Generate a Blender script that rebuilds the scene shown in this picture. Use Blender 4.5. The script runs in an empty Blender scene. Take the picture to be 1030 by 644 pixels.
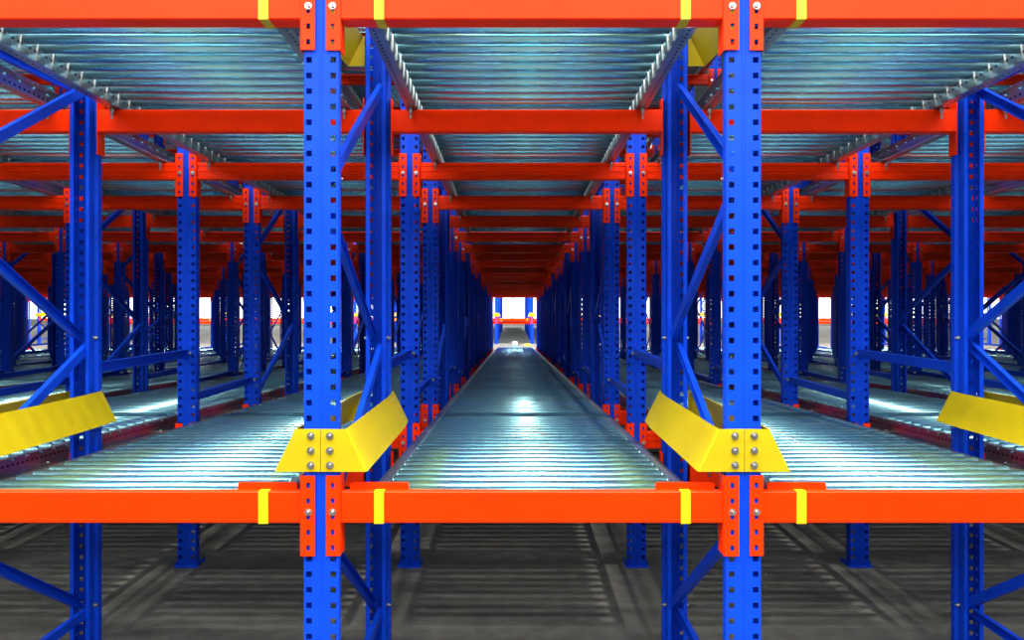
import bpy, bmesh, math, random
from mathutils import Vector, Matrix

random.seed(7)
scene = bpy.context.scene
COL = scene.collection
ZC = 1.653            # eye height above the floor
D0 = 2.5              # distance from the eye to the front post faces
SL = 0.036            # fall of the roller lanes, metres per metre
PI = math.pi

# ------------------------------------------------------------------ layout
def line_x(k):        # the lines of uprights; the centre lane runs between line 0 and line 1
    return -0.6417 + 1.393 * k if k <= 0 else 0.775 + 1.393 * (k - 1)
MOD = 1.325 * D0
NMOD = 6
ROWS = []             # (kind, Y of the web face)
for m in range(NMOD):
    y = D0 + m * MOD
    ROWS += [('F', y), ('R', y + 0.418 * D0 + 0.045), ('S', y + 0.862 * D0)]
ROWS.append(('E', D0 + NMOD * MOD))
Y_END = ROWS[-1][1]

ORD = ['', 'first', 'second', 'third', 'fourth', 'fifth', 'sixth', 'seventh', 'eighth', 'ninth', 'tenth', 'eleventh', 'twelfth',
       'thirteenth', 'fourteenth', 'fifteenth', 'sixteenth', 'seventeenth', 'eighteenth', 'nineteenth', 'twentieth']
def line_name(k):
    return (ORD[1 - k] + ' line left') if k <= 0 else (ORD[k] + ' line right')
def bay_name(b):
    if b == 0:
        return 'centre lane'
    return (ORD[-b] + ' lane left of centre') if b < 0 else (ORD[b] + ' lane right of centre')

# ------------------------------------------------------------------ materials
def new_mat(name):
    m = bpy.data.materials.new(name); m.use_nodes = True
    nt = m.node_tree
    return m, nt, nt.nodes['Principled BSDF']
def N(nt, t, **kw):
    n = nt.nodes.new(t)
    for k, v in kw.items():
        setattr(n, k, v)
    return n
def noise_mix(nt, c1, c2, scale, coord='Object', vec_scale=(1, 1, 1), lo=0.35, hi=0.65, detail=4):
    tc = N(nt, 'ShaderNodeTexCoord'); mp = N(nt, 'ShaderNodeMapping')
    mp.inputs['Scale'].default_value = vec_scale
    nz = N(nt, 'ShaderNodeTexNoise'); nz.inputs['Scale'].default_value = scale; nz.inputs['Detail'].default_value = detail
    cr = N(nt, 'ShaderNodeValToRGB')
    cr.color_ramp.elements[0].position = lo; cr.color_ramp.elements[1].position = hi
    cr.color_ramp.elements[0].color = (*c1, 1); cr.color_ramp.elements[1].color = (*c2, 1)
    nt.links.new(tc.outputs[coord], mp.inputs['Vector']); nt.links.new(mp.outputs[0], nz.inputs['Vector'])
    nt.links.new(nz.outputs['Fac'], cr.inputs['Fac'])
    return cr, nz, mp
def paint(name, c, rough, var=0.12, spec=0.3, coat=0.0):
    m, nt, b = new_mat(name)
    cr, nz, _ = noise_mix(nt, tuple(v * (1 - var) for v in c), tuple(min(1, v * (1 + var)) for v in c), 6.0)
    nt.links.new(cr.outputs[0], b.inputs['Base Color'])
    b.inputs['Roughness'].default_value = rough
    b.inputs['Specular IOR Level'].default_value = spec
    b.inputs['Coat Weight'].default_value = coat
    b.inputs['Coat Roughness'].default_value = 0.15
    return m
M = {}
M['blue'] = paint('blue_paint', (0.003, 0.044, 0.52), 0.36, 0.10, 0.08)
M['orange'] = paint('orange_paint', (0.90, 0.028, 0.0002), 0.36, 0.06, 0.08)
M['yellow'] = paint('yellow_paint', (0.43, 0.315, 0.001), 0.42, 0.05)
M['band'] = paint('yellow_tape', (0.54, 0.41, 0.001), 0.5, 0.05)

ANISO_ROT = 0.25
def zinc(name, c1, c2, rough, vs, perforated=False, aniso=0.0):
    m, nt, b = new_mat(name)
    cr, nz, mp = noise_mix(nt, c1, c2, 3.0, vec_scale=vs)
    b.inputs['Metallic'].default_value = 1.0
    b.inputs['Roughness'].default_value = rough
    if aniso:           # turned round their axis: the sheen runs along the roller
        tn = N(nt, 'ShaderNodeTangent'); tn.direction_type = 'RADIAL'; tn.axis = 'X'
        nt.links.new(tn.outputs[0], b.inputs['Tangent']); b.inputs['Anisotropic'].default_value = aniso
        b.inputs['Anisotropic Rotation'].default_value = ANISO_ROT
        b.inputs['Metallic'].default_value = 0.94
    if perforated:      # a row of punched slots down each flange and web
        tc = N(nt, 'ShaderNodeTexCoord'); sx = N(nt, 'ShaderNodeSeparateXYZ')
        nt.links.new(tc.outputs['Object'], sx.inputs[0])
        def math_(op, a, bb=None):
            n = N(nt, 'ShaderNodeMath', operation=op)
            for i, v in enumerate((a, bb)):
                if v is None: continue
                if isinstance(v, (int, float)): n.inputs[i].default_value = v
                else: nt.links.new(v, n.inputs[i])
            return n.outputs[0]
        fy = math_('FRACT', math_('MULTIPLY', sx.outputs['Y'], 30.0))
        iny = math_('LESS_THAN', math_('ABSOLUTE', math_('SUBTRACT', fy, 0.5)), 0.22)
        ax = math_('ABSOLUTE', sx.outputs['X'])
        inx = math_('LESS_THAN', math_('ABSOLUTE', math_('SUBTRACT', ax, 0.551)), 0.0045)
        inz = math_('MULTIPLY', math_('LESS_THAN', math_('ABSOLUTE', math_('SUBTRACT', sx.outputs['Z'], 0.040)), 0.005), 1.0)
        hole = math_('MULTIPLY', iny, math_('MAXIMUM', inx, inz))
        mx = N(nt, 'ShaderNodeMix', data_type='RGBA')
        nt.links.new(hole, mx.inputs['Factor']); nt.links.new(cr.outputs[0], mx.inputs['A'])
        mx.inputs['B'].default_value = (0.02, 0.02, 0.022, 1)
        nt.links.new(mx.outputs['Result'], b.inputs['Base Color'])
    else:
        nt.links.new(cr.outputs[0], b.inputs['Base Color'])
    return m
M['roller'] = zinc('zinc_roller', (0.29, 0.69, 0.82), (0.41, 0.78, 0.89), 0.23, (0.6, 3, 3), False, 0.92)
M['rail'] = zinc('zinc_rail', (0.36, 0.37, 0.38), (0.52, 0.53, 0.54), 0.38, (4, 1, 4), True)
M['saddle'] = zinc('zinc_saddle', (0.26, 0.28, 0.28), (0.36, 0.38, 0.38), 0.45, (20, 20, 20))
M['bolt'] = zinc('zinc_bolt', (0.38, 0.38, 0.38), (0.50, 0.50, 0.49), 0.28, (20, 20, 20))

def floor_mat():
    m, nt, b = new_mat('floor_concrete')
    cr, nz, mp = noise_mix(nt, (0.042, 0.040, 0.038), (0.130, 0.126, 0.110), 1.6, vec_scale=(0.30, 2.6, 1), detail=8, lo=0.3, hi=0.7)
    cr2, nz2, _ = noise_mix(nt, (0.75, 0.75, 0.75), (1.15, 1.15, 1.12), 9.0, detail=6)
    mul = N(nt, 'ShaderNodeMix', data_type='RGBA', blend_type='MULTIPLY'); mul.inputs['Factor'].default_value = 1
    nt.links.new(cr.outputs[0], mul.inputs['A']); nt.links.new(cr2.outputs[0], mul.inputs['B'])
    nt.links.new(mul.outputs['Result'], b.inputs['Base Color'])
    b.inputs['Roughness'].default_value = 0.6
    b.inputs['Specular IOR Level'].default_value = 0.3
    return m
M['floor'] = floor_mat()
M['wall'] = paint('white_wall', (0.72, 0.73, 0.74), 0.7, 0.04)
M['frame'] = paint('window_frame', (0.30, 0.32, 0.34), 0.5, 0.04)
def glass_mat():
    m, nt, b = new_mat('bright_daylight_pane')
    b.inputs['Base Color'].default_value = (0.8, 0.85, 0.9, 1)
    b.inputs['Emission Color'].default_value = (0.95, 0.98, 1.0, 1)
    b.inputs['Emission Strength'].default_value = 3.0
    return m
M['pane'] = glass_mat()
M['box'] = paint('pale_box', (0.80, 0.85, 0.86), 0.6, 0.04)
M['boxblue'] = paint('pale_blue_box', (0.30, 0.62, 0.72), 0.6, 0.04)

# ------------------------------------------------------------------ mesh helpers
class MB:
    def __init__(s): s.v = []; s.f = []; s.m = []; s.sm = []
    def add(s, vs, fs, mi=0, smooth=False):
        o = len(s.v); s.v += [tuple(v) for v in vs]
        for f in fs:
            s.f.append([i + o for i in f]); s.m.append(mi); s.sm.append(smooth)
        return s
    def box(s, x0, x1, y0, y1, z0, z1, mi=0):
        v = [(x, y, z) for z in (z0, z1) for y in (y0, y1) for x in (x0, x1)]
        return s.add(v, [(0, 2, 3, 1), (4, 5, 7, 6), (0, 1, 5, 4), (2, 6, 7, 3), (0, 4, 6, 2), (1, 3, 7, 5)], mi)
    def prism(s, prof, a, b, u, w, mi=0):
        """a closed profile [(p, q)] in the plane of the unit vectors u, w swept from a to b"""
        a, b, u, w = Vector(a), Vector(b), Vector(u), Vector(w)
        n = len(prof)
        v = [a + u * p + w * q for p, q in prof] + [b + u * p + w * q for p, q in prof]
        fs = [(i, (i + 1) % n, n + (i + 1) % n, n + i) for i in range(n)]
        fs += [tuple(reversed(range(n))), tuple(range(n, 2 * n))]
        return s.add(v, fs, mi)
    def cyl(s, a, b, r, n=12, mi=0, r2=None, caps=True):
        a, b = Vector(a), Vector(b); d = (b - a).normalized()
        u = d.orthogonal().normalized(); w = d.cross(u); r2 = r if r2 is None else r2
        v = [a + (u * math.cos(2 * PI * i / n) + w * math.sin(2 * PI * i / n)) * r for i in range(n)]
        v += [b + (u * math.cos(2 * PI * i / n) + w * math.sin(2 * PI * i / n)) * r2 for i in range(n)]
        s.add(v, [(i, (i + 1) % n, n + (i + 1) % n, n + i) for i in range(n)], mi, True)
        if caps:
            o = len(s.v) - 2 * n
            s.f.append([o + i for i in reversed(range(n))]); s.m.append(mi); s.sm.append(False)
            s.f.append([o + n + i for i in range(n)]); s.m.append(mi); s.sm.append(False)
        return s
    def merge(s, me, mat4, mi=0):
        s.add([mat4 @ v.co for v in me.vertices], [tuple(p.vertices) for p in me.polygons], mi)
        return s
    def mesh(s, name, mats):
        me = bpy.data.meshes.new(name); me.from_pydata(s.v, [], s.f)
        for m in mats: me.materials.append(M[m])
        me.polygons.foreach_set('material_index', s.m); me.polygons.foreach_set('use_smooth', s.sm)
        bm = bmesh.new(); bm.from_mesh(me); bmesh.ops.recalc_face_normals(bm, faces=bm.faces[:]); bm.to_mesh(me); bm.free()
        me.update(); return me
def sheet(name, verts, faces, t, mat):
    """thin sheet metal: a face sheet given the thickness t"""
    bm = bmesh.new(); vs = [bm.verts.new(v) for v in verts]
    for f in faces: bm.faces.new([vs[i] for i in f])
    loose = [v for v in bm.verts if not v.link_faces]
    for v in loose: bm.verts.remove(v)
    bm.normal_update()
    bmesh.ops.solidify(bm, geom=bm.faces[:], thickness=t)
    bmesh.ops.recalc_face_normals(bm, faces=bm.faces[:])
    me = bpy.data.meshes.new(name); bm.to_mesh(me); bm.free(); me.materials.append(M[mat]); return me

def obj(name, me, parent=None, loc=(0, 0, 0), rot=(0, 0, 0)):
    o = bpy.data.objects.new(name, me); COL.objects.link(o)
    o.location = loc; o.rotation_euler = rot
    if parent is not None: o.parent = parent
    return o
def tag(o, label=None, cat=None, group=None, kind=None):
    if cat and not kind: kind = 'thing'
    if label: o['label'] = label
    if cat: o['category'] = cat
    if group: o['group'] = group
    if kind: o['kind'] = kind
    return o
def empty(name, loc, rot=(0, 0, 0)):
    o = obj(name, None, None, loc, rot); o.empty_display_size = 0.1; return o

# ------------------------------------------------------------------ post: C section with two rows of punched square holes
POST_H = 4.75
HOLE = 0.0523
def post_mesh():
    h = [(0.028, .086), (.046, .086), (.046, .042), (.059, .032), (.059, .0205), (.059, .0125), (.059, .003), (.056, 0), (.050, 0), (.031, 0), (.007, 0), (.004, .002)]
    P = [(-x, y) for x, y in h] + list(reversed(h))
    zs = [0.006]; holes = set(); z = 0.05
    while z + 0.018 < POST_H - 0.02:
        zs += [z, z + 0.0195]; holes.add(len(zs) - 2); z += HOLE
    zs.append(POST_H)
    n = len(P); V = [(x, y, zz) for zz in zs for x, y in P]; F = []
    for r in range(len(zs) - 1):
        for c in range(n - 1):
            if r in holes and c in (4, 8, 14, 18): continue
            F.append((r * n + c, r * n + c + 1, (r + 1) * n + c + 1, (r + 1) * n + c))
    return sheet('post', V, F, 0.0028, 'blue')
ME_POST = post_mesh()
def base_mesh():
    b = MB(); b.box(-.072, .072, -.022, .105, 0, .006)
    b.box(-.072, -.067, .0, .105, .006, .026); b.box(.067, .072, .0, .105, .006, .026)
    for x in (-.045, .045): b.cyl((x, -.012, .006), (x, -.012, .018), .007, 6)
    return b.mesh('base_plate', ['blue'])
ME_BASE = base_mesh()
def bolt_mesh(r=0.0088):
    b = MB(); b.cyl((0, 0, 0), (0, -.003, 0), r * 1.35, 14); b.cyl((0, -.003, 0), (0, -.010, 0), r * .95, 8, r2=r * .9)
    b.cyl((0, -.010, 0), (0, -.016, 0), r * .5, 8)
    return b.mesh('bolt', ['bolt'])
ME_BOLT = bolt_mesh()
ME_BOLT_BIG = bolt_mesh(0.0092)

FD = 0.418 * D0 + 0.045        # frame depth, front web to rear web
def channel(a, b, xo, flip, w=.042, d=.024, t=.003):
    """a C channel from (y,z) a to (y,z) b, centred on x = xo, open to one side"""
    A, B = Vector((xo, *a)), Vector((xo, *b)); ax = (B - A).normalized()
    u = Vector((1, 0, 0)) * (1 if flip else -1); v = ax.cross(u)
    h = w / 2; k = d / 2
    prof = [(-k, -h), (k, -h), (k, -h + t), (-k + t, -h + t), (-k + t, h - t), (k, h - t), (k, h), (-k, h)]
    return MB().prism(prof, A, B, u, v)
YF, YR = 0.045, FD - 0.045
def zr(z): return z + ZC
BR = [((YF, zr(-1.47)), (YR, zr(-1.47)), .016, 'strut'),
      ((YR, zr(-1.44)), (YF, zr(-.78)), -.016, 'brace'), ((YF, zr(-.74)), (YR, zr(-.21)), .016, 'brace'),
      ((YR, zr(-.17)), (YF, zr(.39)), -.016, 'brace'), ((YF, zr(.42)), (YR, zr(1.02)), .016, 'brace'),
      ((YF, zr(1.0)), (YR, zr(1.0)), -.018, 'strut'),
      ]
ME_BR = [channel(a, b, xo, xo < 0).mesh(nm, ['blue']) for a, b, xo, nm in BR]
def far_frame_mesh():
    b = MB(); b.merge(ME_POST, Matrix()); b.merge(ME_POST, Matrix.Translation((0, FD, 0)) @ Matrix.Rotation(PI, 4, 'Z'))
    b.merge(ME_BASE, Matrix()); b.merge(ME_BASE, Matrix.Translation((0, FD, 0)) @ Matrix.Rotation(PI, 4, 'Z'))
    for m in ME_BR: b.merge(m, Matrix())
    return b.mesh('upright_frame', ['blue'])
ME_FAR_FRAME = far_frame_mesh()
def end_post_mesh():
    b = MB(); b.merge(ME_POST, Matrix()); b.box(-.058, .058, .001, .085, 0, .0035); return b.mesh('rack_post', ['blue'])
ME_END_POST = end_post_mesh()
def far_post_mesh():
    b = MB(); b.merge(ME_POST, Matrix()); b.merge(ME_BASE, Matrix()); return b.mesh('rack_post', ['blue'])
ME_FAR_POST = far_post_mesh()

def make_frame(k, x, y, label, group, near):
    if not near:
        o = obj('upright_frame', ME_FAR_FRAME, None, (x, y, 0)); return tag(o, label, 'rack frame', group)
    r = empty('upright_frame', (x, y, 0)); tag(r, label, 'rack frame', group)
    for yy, rz in ((0, 0), (FD, PI)):
        p = obj('post', ME_POST, r, (0, yy, 0), (0, 0, rz)); obj('base_plate', ME_BASE, r, (0, yy, 0), (0, 0, rz))
    for (a, b, xo, nm), me in zip(BR, ME_BR):
        if near > 1 and k in (0, 1) and a[1] == zr(1.0): continue
        c = obj(nm, me, r)
        if near > 1 and a[1] != zr(-.74):
            for q in ((b,) if a[1] in (zr(1.0), zr(-.74)) else (a,)):
                for sx in (-1, 1):
                    obj('bolt', ME_BOLT, c, (sx * .0475, q[0], q[1]), (0, 0, PI / 2 * sx))
    return r

# ------------------------------------------------------------------ beams
BH = 0.106
def connector_mesh(side):      # side = +1: the one on the right hand of its post, holding the left end of a beam
    z0, z1 = -.107, BH + .055
    xs = [.0185, .0340, .0470, .0615, .0650]
    zs = [z0]; holes = set(); z = z0 + .0175
    for i in range(5):
        zs += [z, z + .019]; holes.add(len(zs) - 2); z += HOLE
    zs.append(z1)
    V, F = [], []
    for zz in zs:
        for x in xs[:4]: V.append((x, -.0075, zz))
        V.append((.0655, -.0040, zz)); V.append((.0655, .060, zz))
    n = 6
    for r in range(len(zs) - 1):
        for c in range(n - 1):
            if r in holes and c == 1: continue
            F.append((r * n + c, r * n + c + 1, (r + 1) * n + c + 1, (r + 1) * n + c))
    V = [(x * side, y, z) for x, y, z in V]
    return sheet('end_connector', V, F, 0.0032, 'orange')
ME_CON = {s: connector_mesh(s) for s in (1, -1)}
def beam_mesh(L, front):
    h = BH; d = front if front else .058; e = .004
    if front:
        prof = [(0, e), (e, 0), (d - e, 0), (d, e), (d, h - e), (d - e, h), (e, h), (0, h - e)]
    else:
        prof = [(0, e), (e, 0), (d - e, 0), (d, e), (d, h - e), (d - e, h), (e, h), (0, h - e), (0, h * .80), (.005, h * .77), (.005, h * .56), (0, h * .53),
                (0, h * .47), (.005, h * .44), (.005, h * .23), (0, h * .20)]
    return MB().prism(prof, (-L / 2, .001, 0), (L / 2, .001, 0), (0, 1, 0), (0, 0, 1)).mesh('beam', ['orange'])
_bm = {}
def beam_parts(span, front):
    key = (round(span, 4), front)
    if key not in _bm:
        L = span - 2 * .0668
        b = beam_mesh(L, front)
        far = MB(); far.merge(b, Matrix())
        far.merge(ME_CON[1], Matrix.Translation((-span / 2, 0, 0))); far.merge(ME_CON[-1], Matrix.Translation((span / 2, 0, 0)))
        _bm[key] = (b, far.mesh('load_beam', ['orange']))
    return _bm[key]
def band_mesh(d):
    b = MB(); h, d, t = BH, d + .002, .0012
    for args in ((-.0165, .0165, -t, 0.0012, -t, h + t), (-.0165, .0165, .0012, d, -t, 0), (-.0165, .0165, .0012, d, h, h + t)): b.box(*args)
    return b.mesh('marker_band', ['band'])
ME_BAND = {d: band_mesh(d) for d in (.082, .036)}
ME_LIP = MB().prism([(-.10, 0), (.10, 0), (.10, .018), (.094, .024), (-.094, .024), (-.10, .018)], (0, .030, 0), (0, .035, 0), (1, 0, 0), (0, 0, 1)).mesh('end_lip', ['orange'])
# the beams that show in the photograph, by level and row; the few that only peep through elsewhere are gathered into one object
SEEN = {'upper':{2:[-2,-1,0,1,2],3:[-2,-1,0,1,2],4:[-3,-2,-1,0,1,2,3],5:[-3,-2,-1,0,1,2,3],6:[-4,-3,-2,-1,0,1,2,3,4],7:[-5,-4,-3,-2,-1,0,1,2,3,4],8:[-5,-4,-3,-2,-1,0,1,2,3,4,5],9:[-5,-4,-3,-2,-1,0,1,2,3,4,5],10:[-6,-5,-4,-3,-2,-1,0,1,2,3,4,5,6],11:[-6,-5,-4,-3,-2,-1,0,1,2,3,4,5,6],12:[-7,-6,-5,-4,-3,-2,-1,0,1,2,3,4,5,6,7],13:[-7,-6,-5,-4,-3,-2,-1,0,2,3,4,5,6,7],14:[-8,-6,-5,-4,-3,-2,0,2,3,4,5,6,7,8],15:[-8,-7,-5,-4,-2,0,2,3,4,5,6,7,8],16:[-9,-7,-6,-5,-4,-3,-2,0,2,3,6,7,9],17:[-9,-7,-6,-5,-4,0,3,4,6,7,9],18:[-10,-8,-7,-6,-4,0,4,6,8,10],19:[-10,-8,-7,-6,-5,-3,0,4,7,8,10]},'lower':{2:[-2,-1,0,1,2],3:[-2,-1,0,1,2],4:[-2,-1,0,1,2],5:[-2,-1,0,1],6:[-1,0,1,2],7:[-3,-2,-1,0,1,3],8:[-2],9:[0,1],10:[0],11:[0],12:[0],13:[0],15:[0],16:[0],18:[0],19:[-10,0,10]},'top':{5:[-1,1],6:[-4,-3,-1,1,2,4],7:[-4,-1,1,4],8:[-4,-3,-1,1,4],9:[-4,-1,1,2,4],11:[-6,-4,-1,1,4],12:[1],19:[-3]}}
SEEN_FAR = {0:[-13,-11,-9,-8,-7,-6,-4,-3,-1,0,1,4,5,8,9,11],1:[-11,-9,-7,-6,0,1,4,5,6,9,11]}
REST = MB()
def make_beam(b, y, z, rev, label, group, near, front):
    x0, x1 = line_x(b), line_x(b + 1); span = x1 - x0
    me, far = beam_parts(span, front)
    rot = (0, 0, PI if rev else 0)
    if near < 0:
        REST.merge(far, Matrix.Translation(((x0 + x1) / 2, y, z)) @ Matrix.Rotation(rot[2], 4, 'Z')); return None
    if not near:
        o = obj('load_beam', far, None, ((x0 + x1) / 2, y, z), rot); return tag(o, label, 'rack beam', group)
    r = empty('load_beam', ((x0 + x1) / 2, y, z), rot); tag(r, label, 'rack beam', group)
    obj('beam', me, r)
    for s in (1, -1):
        c = obj('end_connector', ME_CON[s], r, (-s * span / 2, 0, 0))
        if near > 1:
            obj('bolt', ME_BOLT, c, (s * .0405, -.0085, .040), (0, 0, 0))
    if front:
        for s in (1, -1):
            obj('marker_band', ME_BAND[front], r, (-s * (span / 2 - .194), 0, 0))
            if near > 2: obj('end_lip', ME_LIP, r, (-s * (span / 2 - .19), 0, BH))
    return r

# ------------------------------------------------------------------ roller lanes
LANE_Y0 = {'lower': D0 + .042, 'upper': D0 + .088, 'top': D0 + .088}
LANE_L = Y_END - D0 - .096
PITCH = 0.1
RR = 0.0262
NROLL = int((LANE_L - .05) / PITCH)
AX = .067
def roller_mesh(n=20):
    b = MB(); b.cyl((-.508, 0, 0), (.508, 0, 0), RR, n)
    for s in (-1, 1):
        b.cyl((s * .508, 0, 0), (s * .514, 0, 0), RR * .82, n, r2=RR * .7)
        b.cyl((s * .514, 0, 0), (s * .534, 0, 0), .0075, 6)
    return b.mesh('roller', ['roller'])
ME_ROLL = roller_mesh()
_rest = {}
def rest_rollers(i0, seg):
    if (i0, seg) not in _rest:
        b = MB()
        for i in range(i0, NROLL):
            yy = .045 + i * PITCH
            b.cyl((-.508, yy, AX), (.508, yy, AX), RR, seg)
        _rest[(i0, seg)] = b.mesh('roller', ['roller'])
    return _rest[(i0, seg)]
def rail_mesh(s):
    H, t = .080, .003
    x0, x1 = .521, .570
    prof = [(x0, 0), (x1, 0), (x1, t), (x0 + t, t), (x0 + t, H - t), (x1 - .012, H - t), (x1 - .012, H), (x0, H)]
    b = MB().prism([(p * s, q) for p, q in prof], (0, 0, 0), (0, LANE_L, 0), (1, 0, 0), (0, 0, 1), 0)
    for i in range(NROLL):      # an axle saddle stands at every roller
        yy = .045 + i * PITCH
        xa, xb = sorted((s * .5165, s * .5212))
        b.prism([(-.026, .004), (.026, .004), (.014, AX + .010), (-.014, AX + .010)], (xa, yy, 0), (xb, yy, 0), (0, 1, 0), (0, 0, 1), 1)
    return b.mesh('rail', ['rail', 'saddle'])
ME_RAIL = {s: rail_mesh(s) for s in (1, -1)}
def clamp_mesh():
    b = MB(); b.box(-.020, .020, -.030, .030, .0035, .0075)
    b.cyl((0, -.020, .016), (0, -.020, -.055), .0055, 8); b.cyl((0, -.020, -.006), (0, -.020, -.026), .0105, 6); b.cyl((0, -.020, .0075), (0, -.020, .016), .0105, 6)
    return b.mesh('clamp_bolt', ['bolt'])
ME_CLAMP = clamp_mesh()
LEV = {'top': 2.726 + ZC, 'upper': 1.043 + ZC, 'lower': -.64 + ZC}
def rail_z(level, y): return LEV[level] - SL * y

def make_lane(b, level, nind):
    xc = (line_x(b) + line_x(b + 1)) / 2
    r = empty('roller_lane', (xc, LANE_Y0[level], rail_z(level, LANE_Y0[level])), (-math.atan(SL), 0, 0))
    tag(r, '%s zinc roller lane between blue uprights, %s' % (level, bay_name(b)), 'roller lane', '%s roller lanes' % level)
    for s in (-1, 1): obj('rail', ME_RAIL[s], r)
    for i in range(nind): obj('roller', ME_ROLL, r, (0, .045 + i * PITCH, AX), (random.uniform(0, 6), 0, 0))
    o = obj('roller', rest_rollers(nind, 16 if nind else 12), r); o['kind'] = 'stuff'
    if nind:
        for kind, y in ROWS[1:8]:
            for s in (-1, 1):
                obj('clamp_bolt', ME_CLAMP, r, (s * .546, y - LANE_Y0[level] - (.062 if kind == 'R' else .006), 0))
    return r

# ------------------------------------------------------------------ pallet guides
def guide_panel(s):
    zt, zb, xt, xb, yb, ye = .143, 0.0, .086, .156, .0, FD - .02
    yc = ye - .20
    V = [(0.001, 0, zb), (xb - .006, 0, zb), (xt - .004, 0, zt), (0.001, 0, zt),
         (xb, .012, zb), (xt, .012, zt), (xb, yc, zb), (xt, yc, zt), (xb - .012, ye, zb), (xt - .012, ye, zt),
         (.064, ye + .002, zb), (.064, ye + .002, zt)]
    F = [(0, 1, 2, 3), (1, 4, 5, 2), (4, 6, 7, 5), (6, 8, 9, 7), (8, 10, 11, 9)]
    V = [(x * s, y, z) for x, y, z in V]
    if s < 0: F = [tuple(reversed(f)) for f in F]
    return sheet('guide_panel', V, F, 0.004, 'yellow')
ME_GUIDE = {s: guide_panel(s) for s in (1, -1)}
def make_guide(x, y, z, label, group, bolts=True):
    r = empty('pallet_guide', (x, y - .006, z)); tag(r, label, 'pallet guide', group)
    for s in (1, -1):
        obj('guide_panel', ME_GUIDE[s], r)
        if bolts:
            for zz in (.022, .071, .120): obj('bolt', ME_BOLT_BIG, r, (s * .032, -.0005, zz))
    return r

# ------------------------------------------------------------------ spacers
def spacer_mesh(L):
    b = MB(); w, d, t = .05, .03, .003
    prof = [(-d / 2, -w / 2), (d / 2, -w / 2), (d / 2, -w / 2 + t), (-d / 2 + t, -w / 2 + t), (-d / 2 + t, w / 2 - t), (d / 2, w / 2 - t), (d / 2, w / 2), (-d / 2, w / 2)]
    b.prism(prof, (0, .003, 0), (0, L - .003, 0), (1, 0, 0), (0, 0, 1))
    b.box(-.032, .032, 0, .003, -w / 2, w / 2); b.box(-.032, .032, L - .003, L, -w / 2, w / 2)
    return b.mesh('bar', ['blue'])
def make_spacer(k, y0, y1, z, label, near, me_cache={}):
    key = round(y1 - y0, 4)
    if key not in me_cache: me_cache[key] = spacer_mesh(y1 - y0)
    if not near:
        o = obj('frame_spacer', me_cache[key], None, (line_x(k), y0, z)); return tag(o, label, 'spacer bar', 'spacer bars between uprights')
    r = empty('frame_spacer', (line_x(k), y0, z)); tag(r, label, 'spacer bar', 'spacer bars between uprights')
    obj('bar', me_cache[key], r)
    for sx in (.024, -.024): obj('bolt', ME_BOLT, r, (sx, y1 - y0 - .003, 0))
    return r

# ------------------------------------------------------------------ build the rack
def in_view(x, y, margin=2.1): return abs(x) < 0.70 * y + margin
KMIN, KMAX = -12, 13
for ri, (kind, y) in enumerate(ROWS):
    m = ri // 3
    row = ORD[ri + 1]
    for k in range(KMIN, KMAX):
        x = line_x(k)
        if kind == 'F' and in_view(x, y + FD):
            near = 2 if m == 0 else (1 if m <= 2 else 0)
            where = 'at the front' if m == 0 else '%s frame back' % ORD[m + 1]
            make_frame(k, x, y, 'blue perforated braced upright frame %s, %s of the centre lane' % (where, line_name(k)), 'upright frames', near)
        elif kind in 'SE' and in_view(x, y):
            lab = 'single blue perforated post, %s row from the front, %s of centre lane' % (row, line_name(k))
            if ri < 8:
                r = empty('rack_post', (x, y, 0)); tag(r, lab, 'rack post', 'single rack posts')
                obj('post', ME_POST, r); obj('base_plate', ME_BASE, r)
            else:
                tag(obj('rack_post', ME_END_POST if kind == 'E' else ME_FAR_POST, None, (x, y, 0)), lab, 'rack post', 'single rack posts')
            if kind == 'S':
                zs = (-.32, -.605) if m == 0 else (-.70 - .12 * (m - 1), -.86 - .12 * (m - 1))
                yR = ROWS[ri - 1][1]; yF = ROWS[ri + 1][1]
                make_spacer(k, yR + .005, y - .005, zr(zs[0]), 'blue spacer bar before single post, %s row back, %s of centre' % (row, line_name(k)), ri < 6)
                make_spacer(k, y + .091, yF - .005, zr(zs[1]), 'blue spacer bar behind single post, %s row back, %s of centre' % (row, line_name(k)), ri < 6)
    for b in range(KMIN, KMAX - 1):
        xc = (line_x(b) + line_x(b + 1)) / 2
        if not in_view(xc, y, 1.7): continue
        for level in ('top', 'upper', 'lower'):
            if ri == 0:
                z = zr({'top': 2.633, 'upper': .950, 'lower': -.742}[level])
                make_beam(b, y, z, False, '%s orange front beam with yellow bands, %s' % (level, bay_name(b)), 'front beams', 3, .036 if level == 'lower' else .082)
            else:
                z = rail_z(level, y + (-.03 if kind == 'R' else .03)) - BH - .002 + (.018 if kind == 'E' and level == 'lower' else 0)
                near = 2 if ri <= 6 else (1 if ri <= 8 else 0)
                if b not in SEEN[level].get(ri + 1, ()): near = -1
                make_beam(b, y, z, kind == 'R', 'orange beam under %s rollers, %s, %s row from the front' % (level, bay_name(b), row), 'beams under the %s rollers' % level, near, False)

for level in ('lower', 'upper', 'top'):
    for b in range(-9, 10):
        make_lane(b, level, 100 if abs(b) <= 2 and level != 'top' else 0)

for k in (-1, 0, 1, 2):
    make_guide(line_x(k), D0 - .004, zr(-.567), 'yellow sheet metal pallet guide around the lower front upright, %s of centre lane' % line_name(k), 'lower pallet guides')
for k in (0, 1):
    make_guide(line_x(k), D0 - .004, zr(1.127), 'yellow pallet guide above the upper front beams, %s of centre lane' % line_name(k), 'upper pallet guides')

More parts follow.
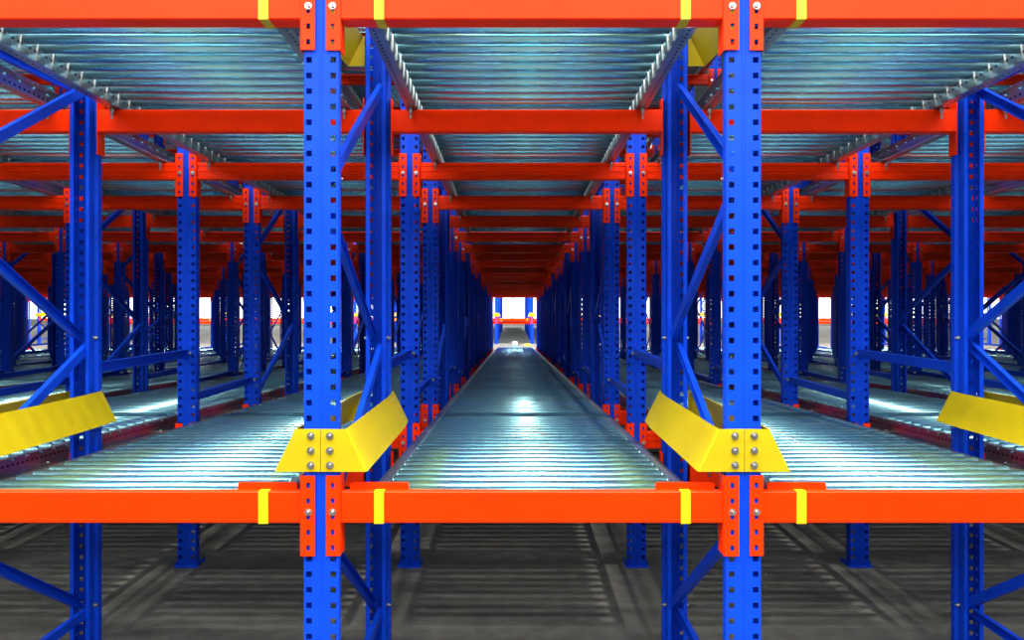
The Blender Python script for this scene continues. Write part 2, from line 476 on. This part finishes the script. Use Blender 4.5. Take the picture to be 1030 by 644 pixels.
# ------------------------------------------------------------------ the rack across the far aisle
YFAR = 29.5
for mm in range(5):
    y = YFAR + mm * 3.3
    for k in range(-13, 15):
        if mm and not -3 <= k <= 4: continue
        x = line_x(k)
        where = 'at the aisle' if mm == 0 else '%s frame back' % ORD[mm + 1]
        make_frame(k, x, y, 'blue frame of the far rack %s, %s of the centre lane' % (where, line_name(k)), 'far rack frames', 0)
        if mm == 0:
            make_guide(x, y - .004, zr(-.567), 'yellow pallet guide on the far rack, %s of centre lane' % line_name(k), 'far rack pallet guides', False)
for b in range(-13, 14):
    for j, y in enumerate((YFAR, YFAR + FD)):
        make_beam(b, y, zr(-.742 - .155 * j), j == 1, '%s orange beam of the far rack, %s' % (('aisle side', 'second')[j], bay_name(b)), 'far rack beams', -1 if b not in SEEN_FAR[j] else (0 if j else 1), 0 if j else .082)
tag(obj('load_beam', REST.mesh('load_beam', ['orange'])), 'remaining orange beams deep inside the rack, barely showing between posts', 'rack beam', None, 'stuff')

for b in range(-2, 3):
    xc = (line_x(b) + line_x(b + 1)) / 2
    r = empty('roller_lane', (xc, YFAR + .10, zr(-.735)), (-math.atan(SL), 0, 0)); tag(r, 'zinc roller lane of the far rack beyond the aisle, %s' % bay_name(b), 'roller lane', 'far rack roller lanes')
    for sd in (-1, 1): obj('rail', ME_RAIL[sd], r)
    o = obj('roller', rest_rollers(0, 12), r); o['kind'] = 'stuff'
# ------------------------------------------------------------------ things on the far aisle floor
t = empty('storage_box', (0.09, 27.4, 0)); tag(t, 'small pale box with blue lower half on the far aisle floor', 'box')
bx = MB(); bx.prism([(-.085, 0), (.085, 0), (.08, .11), (-.08, .11)], (0, -.1, 0), (0, .1, 0), (1, 0, 0), (0, 0, 1)); obj('body', bx.mesh('body', ['boxblue']), t)
bx = MB(); bx.prism([(-.092, .11), (.092, .11), (.092, .18), (.08, .195), (-.08, .195), (-.092, .18)], (0, -.105, 0), (0, .105, 0), (1, 0, 0), (0, 0, 1)); obj('lid', bx.mesh('lid', ['box']), t)
fb = MB(); fb.prism([(-.06, 0), (.06, 0), (.045, .06), (.025, .08), (-.025, .08), (-.045, .06)], (.46, 28.2, 0), (.70, 28.2, 0), (0, 1, 0), (0, 0, 1))
tag(obj('floor_barrier', fb.mesh('floor_barrier', ['yellow'])), 'low yellow barrier block on the far aisle floor', 'floor barrier')

# ------------------------------------------------------------------ the hall
fl = MB(); fl.box(-44, 44, -14, 58, -.2, 0); tag(obj('floor', fl.mesh('floor', ['floor'])), kind='structure')
YW = 53.0
w = MB(); w.box(-44, 44, YW, YW + .3, 0, .4); w.box(-44, 44, YW, YW + .3, 6.0, 9.0)
edges = [-44 + i * 8 for i in range(12)]
for e in edges: w.box(e - .35, e + .35, YW, YW + .3, .4, 6.0)
tag(obj('wall_back', w.mesh('wall_back', ['wall'])), kind='structure')
for i in range(11):
    x0, x1 = edges[i] + .35, edges[i + 1] - .35
    f = MB(); n = 4
    for j in range(n + 1):
        xx = x0 + (x1 - x0) * j / n; f.box(xx - .03, xx + .03, YW + .08, YW + .16, .4, 6.0)
    for zz in (.43, 3.2, 5.97): f.box(x0, x1, YW + .08, YW + .16, zz - .03, zz + .03)
    o = tag(obj('window_%d' % (i + 1), f.mesh('window', ['frame'])), kind='structure')
    p = MB().box(x0, x1, YW + .11, YW + .13, .4, 6.0); obj('pane', p.mesh('pane', ['pane']), o)

# ------------------------------------------------------------------ light
wd = bpy.data.worlds.new('hall_daylight'); scene.world = wd; wd.use_nodes = True
bg = wd.node_tree.nodes['Background']
bg.inputs['Color'].default_value = (0.80, 0.90, 1.0, 1); bg.inputs['Strength'].default_value = 0.05
s = bpy.data.lights.new('sun', 'SUN'); s.energy = 3.3; s.angle = math.radians(1.8); s.color = (1.0, .97, .86)
so = bpy.data.objects.new('sun', s); COL.objects.link(so); so.rotation_euler = (math.radians(3), math.radians(4), 0)
def area(name, loc, rot, sx, sy, e, c):
    a = bpy.data.lights.new(name, 'AREA'); a.shape = 'RECTANGLE'; a.size = sx; a.size_y = sy; a.energy = e; a.color = c
    o = bpy.data.objects.new(name, a); COL.objects.link(o); o.location = loc; o.rotation_euler = rot
area('front_aisle_lamps', (0, -0.2, 6.6), (0, 0, 0), 24, 5, 4700, (1, .99, .96))
area('far_aisle_lamps', (0, 26.0, 7.5), (0, 0, 0), 40, 3.0, 16000, (1, .99, .95))
area('front_wall_lamps', (0, -5.0, 5.0), (math.radians(64), 0, 0), 12, 1.8, 780, (.97, .98, 1))  # unseen fill light added to brighten the rack front, not an actual fitting
# ------------------------------------------------------------------ camera
cd = bpy.data.cameras.new('camera'); cam = bpy.data.objects.new('camera', cd); COL.objects.link(cam)
cam.location = (0, 0, ZC); cam.rotation_euler = (PI / 2, 0, 0)
cd.sensor_width = 36.0; cd.lens = 36.0 * 750 / 1030
cd.shift_y = -18 / 1030; cd.shift_x = -0.5 / 1030
cd.clip_end = 300
scene.camera = cam
scene.view_settings.view_transform = 'Standard'; scene.view_settings.look = 'None'
scene.view_settings.exposure = 0.0; scene.view_settings.gamma = 1.0; scene.view_settings.use_curve_mapping = False
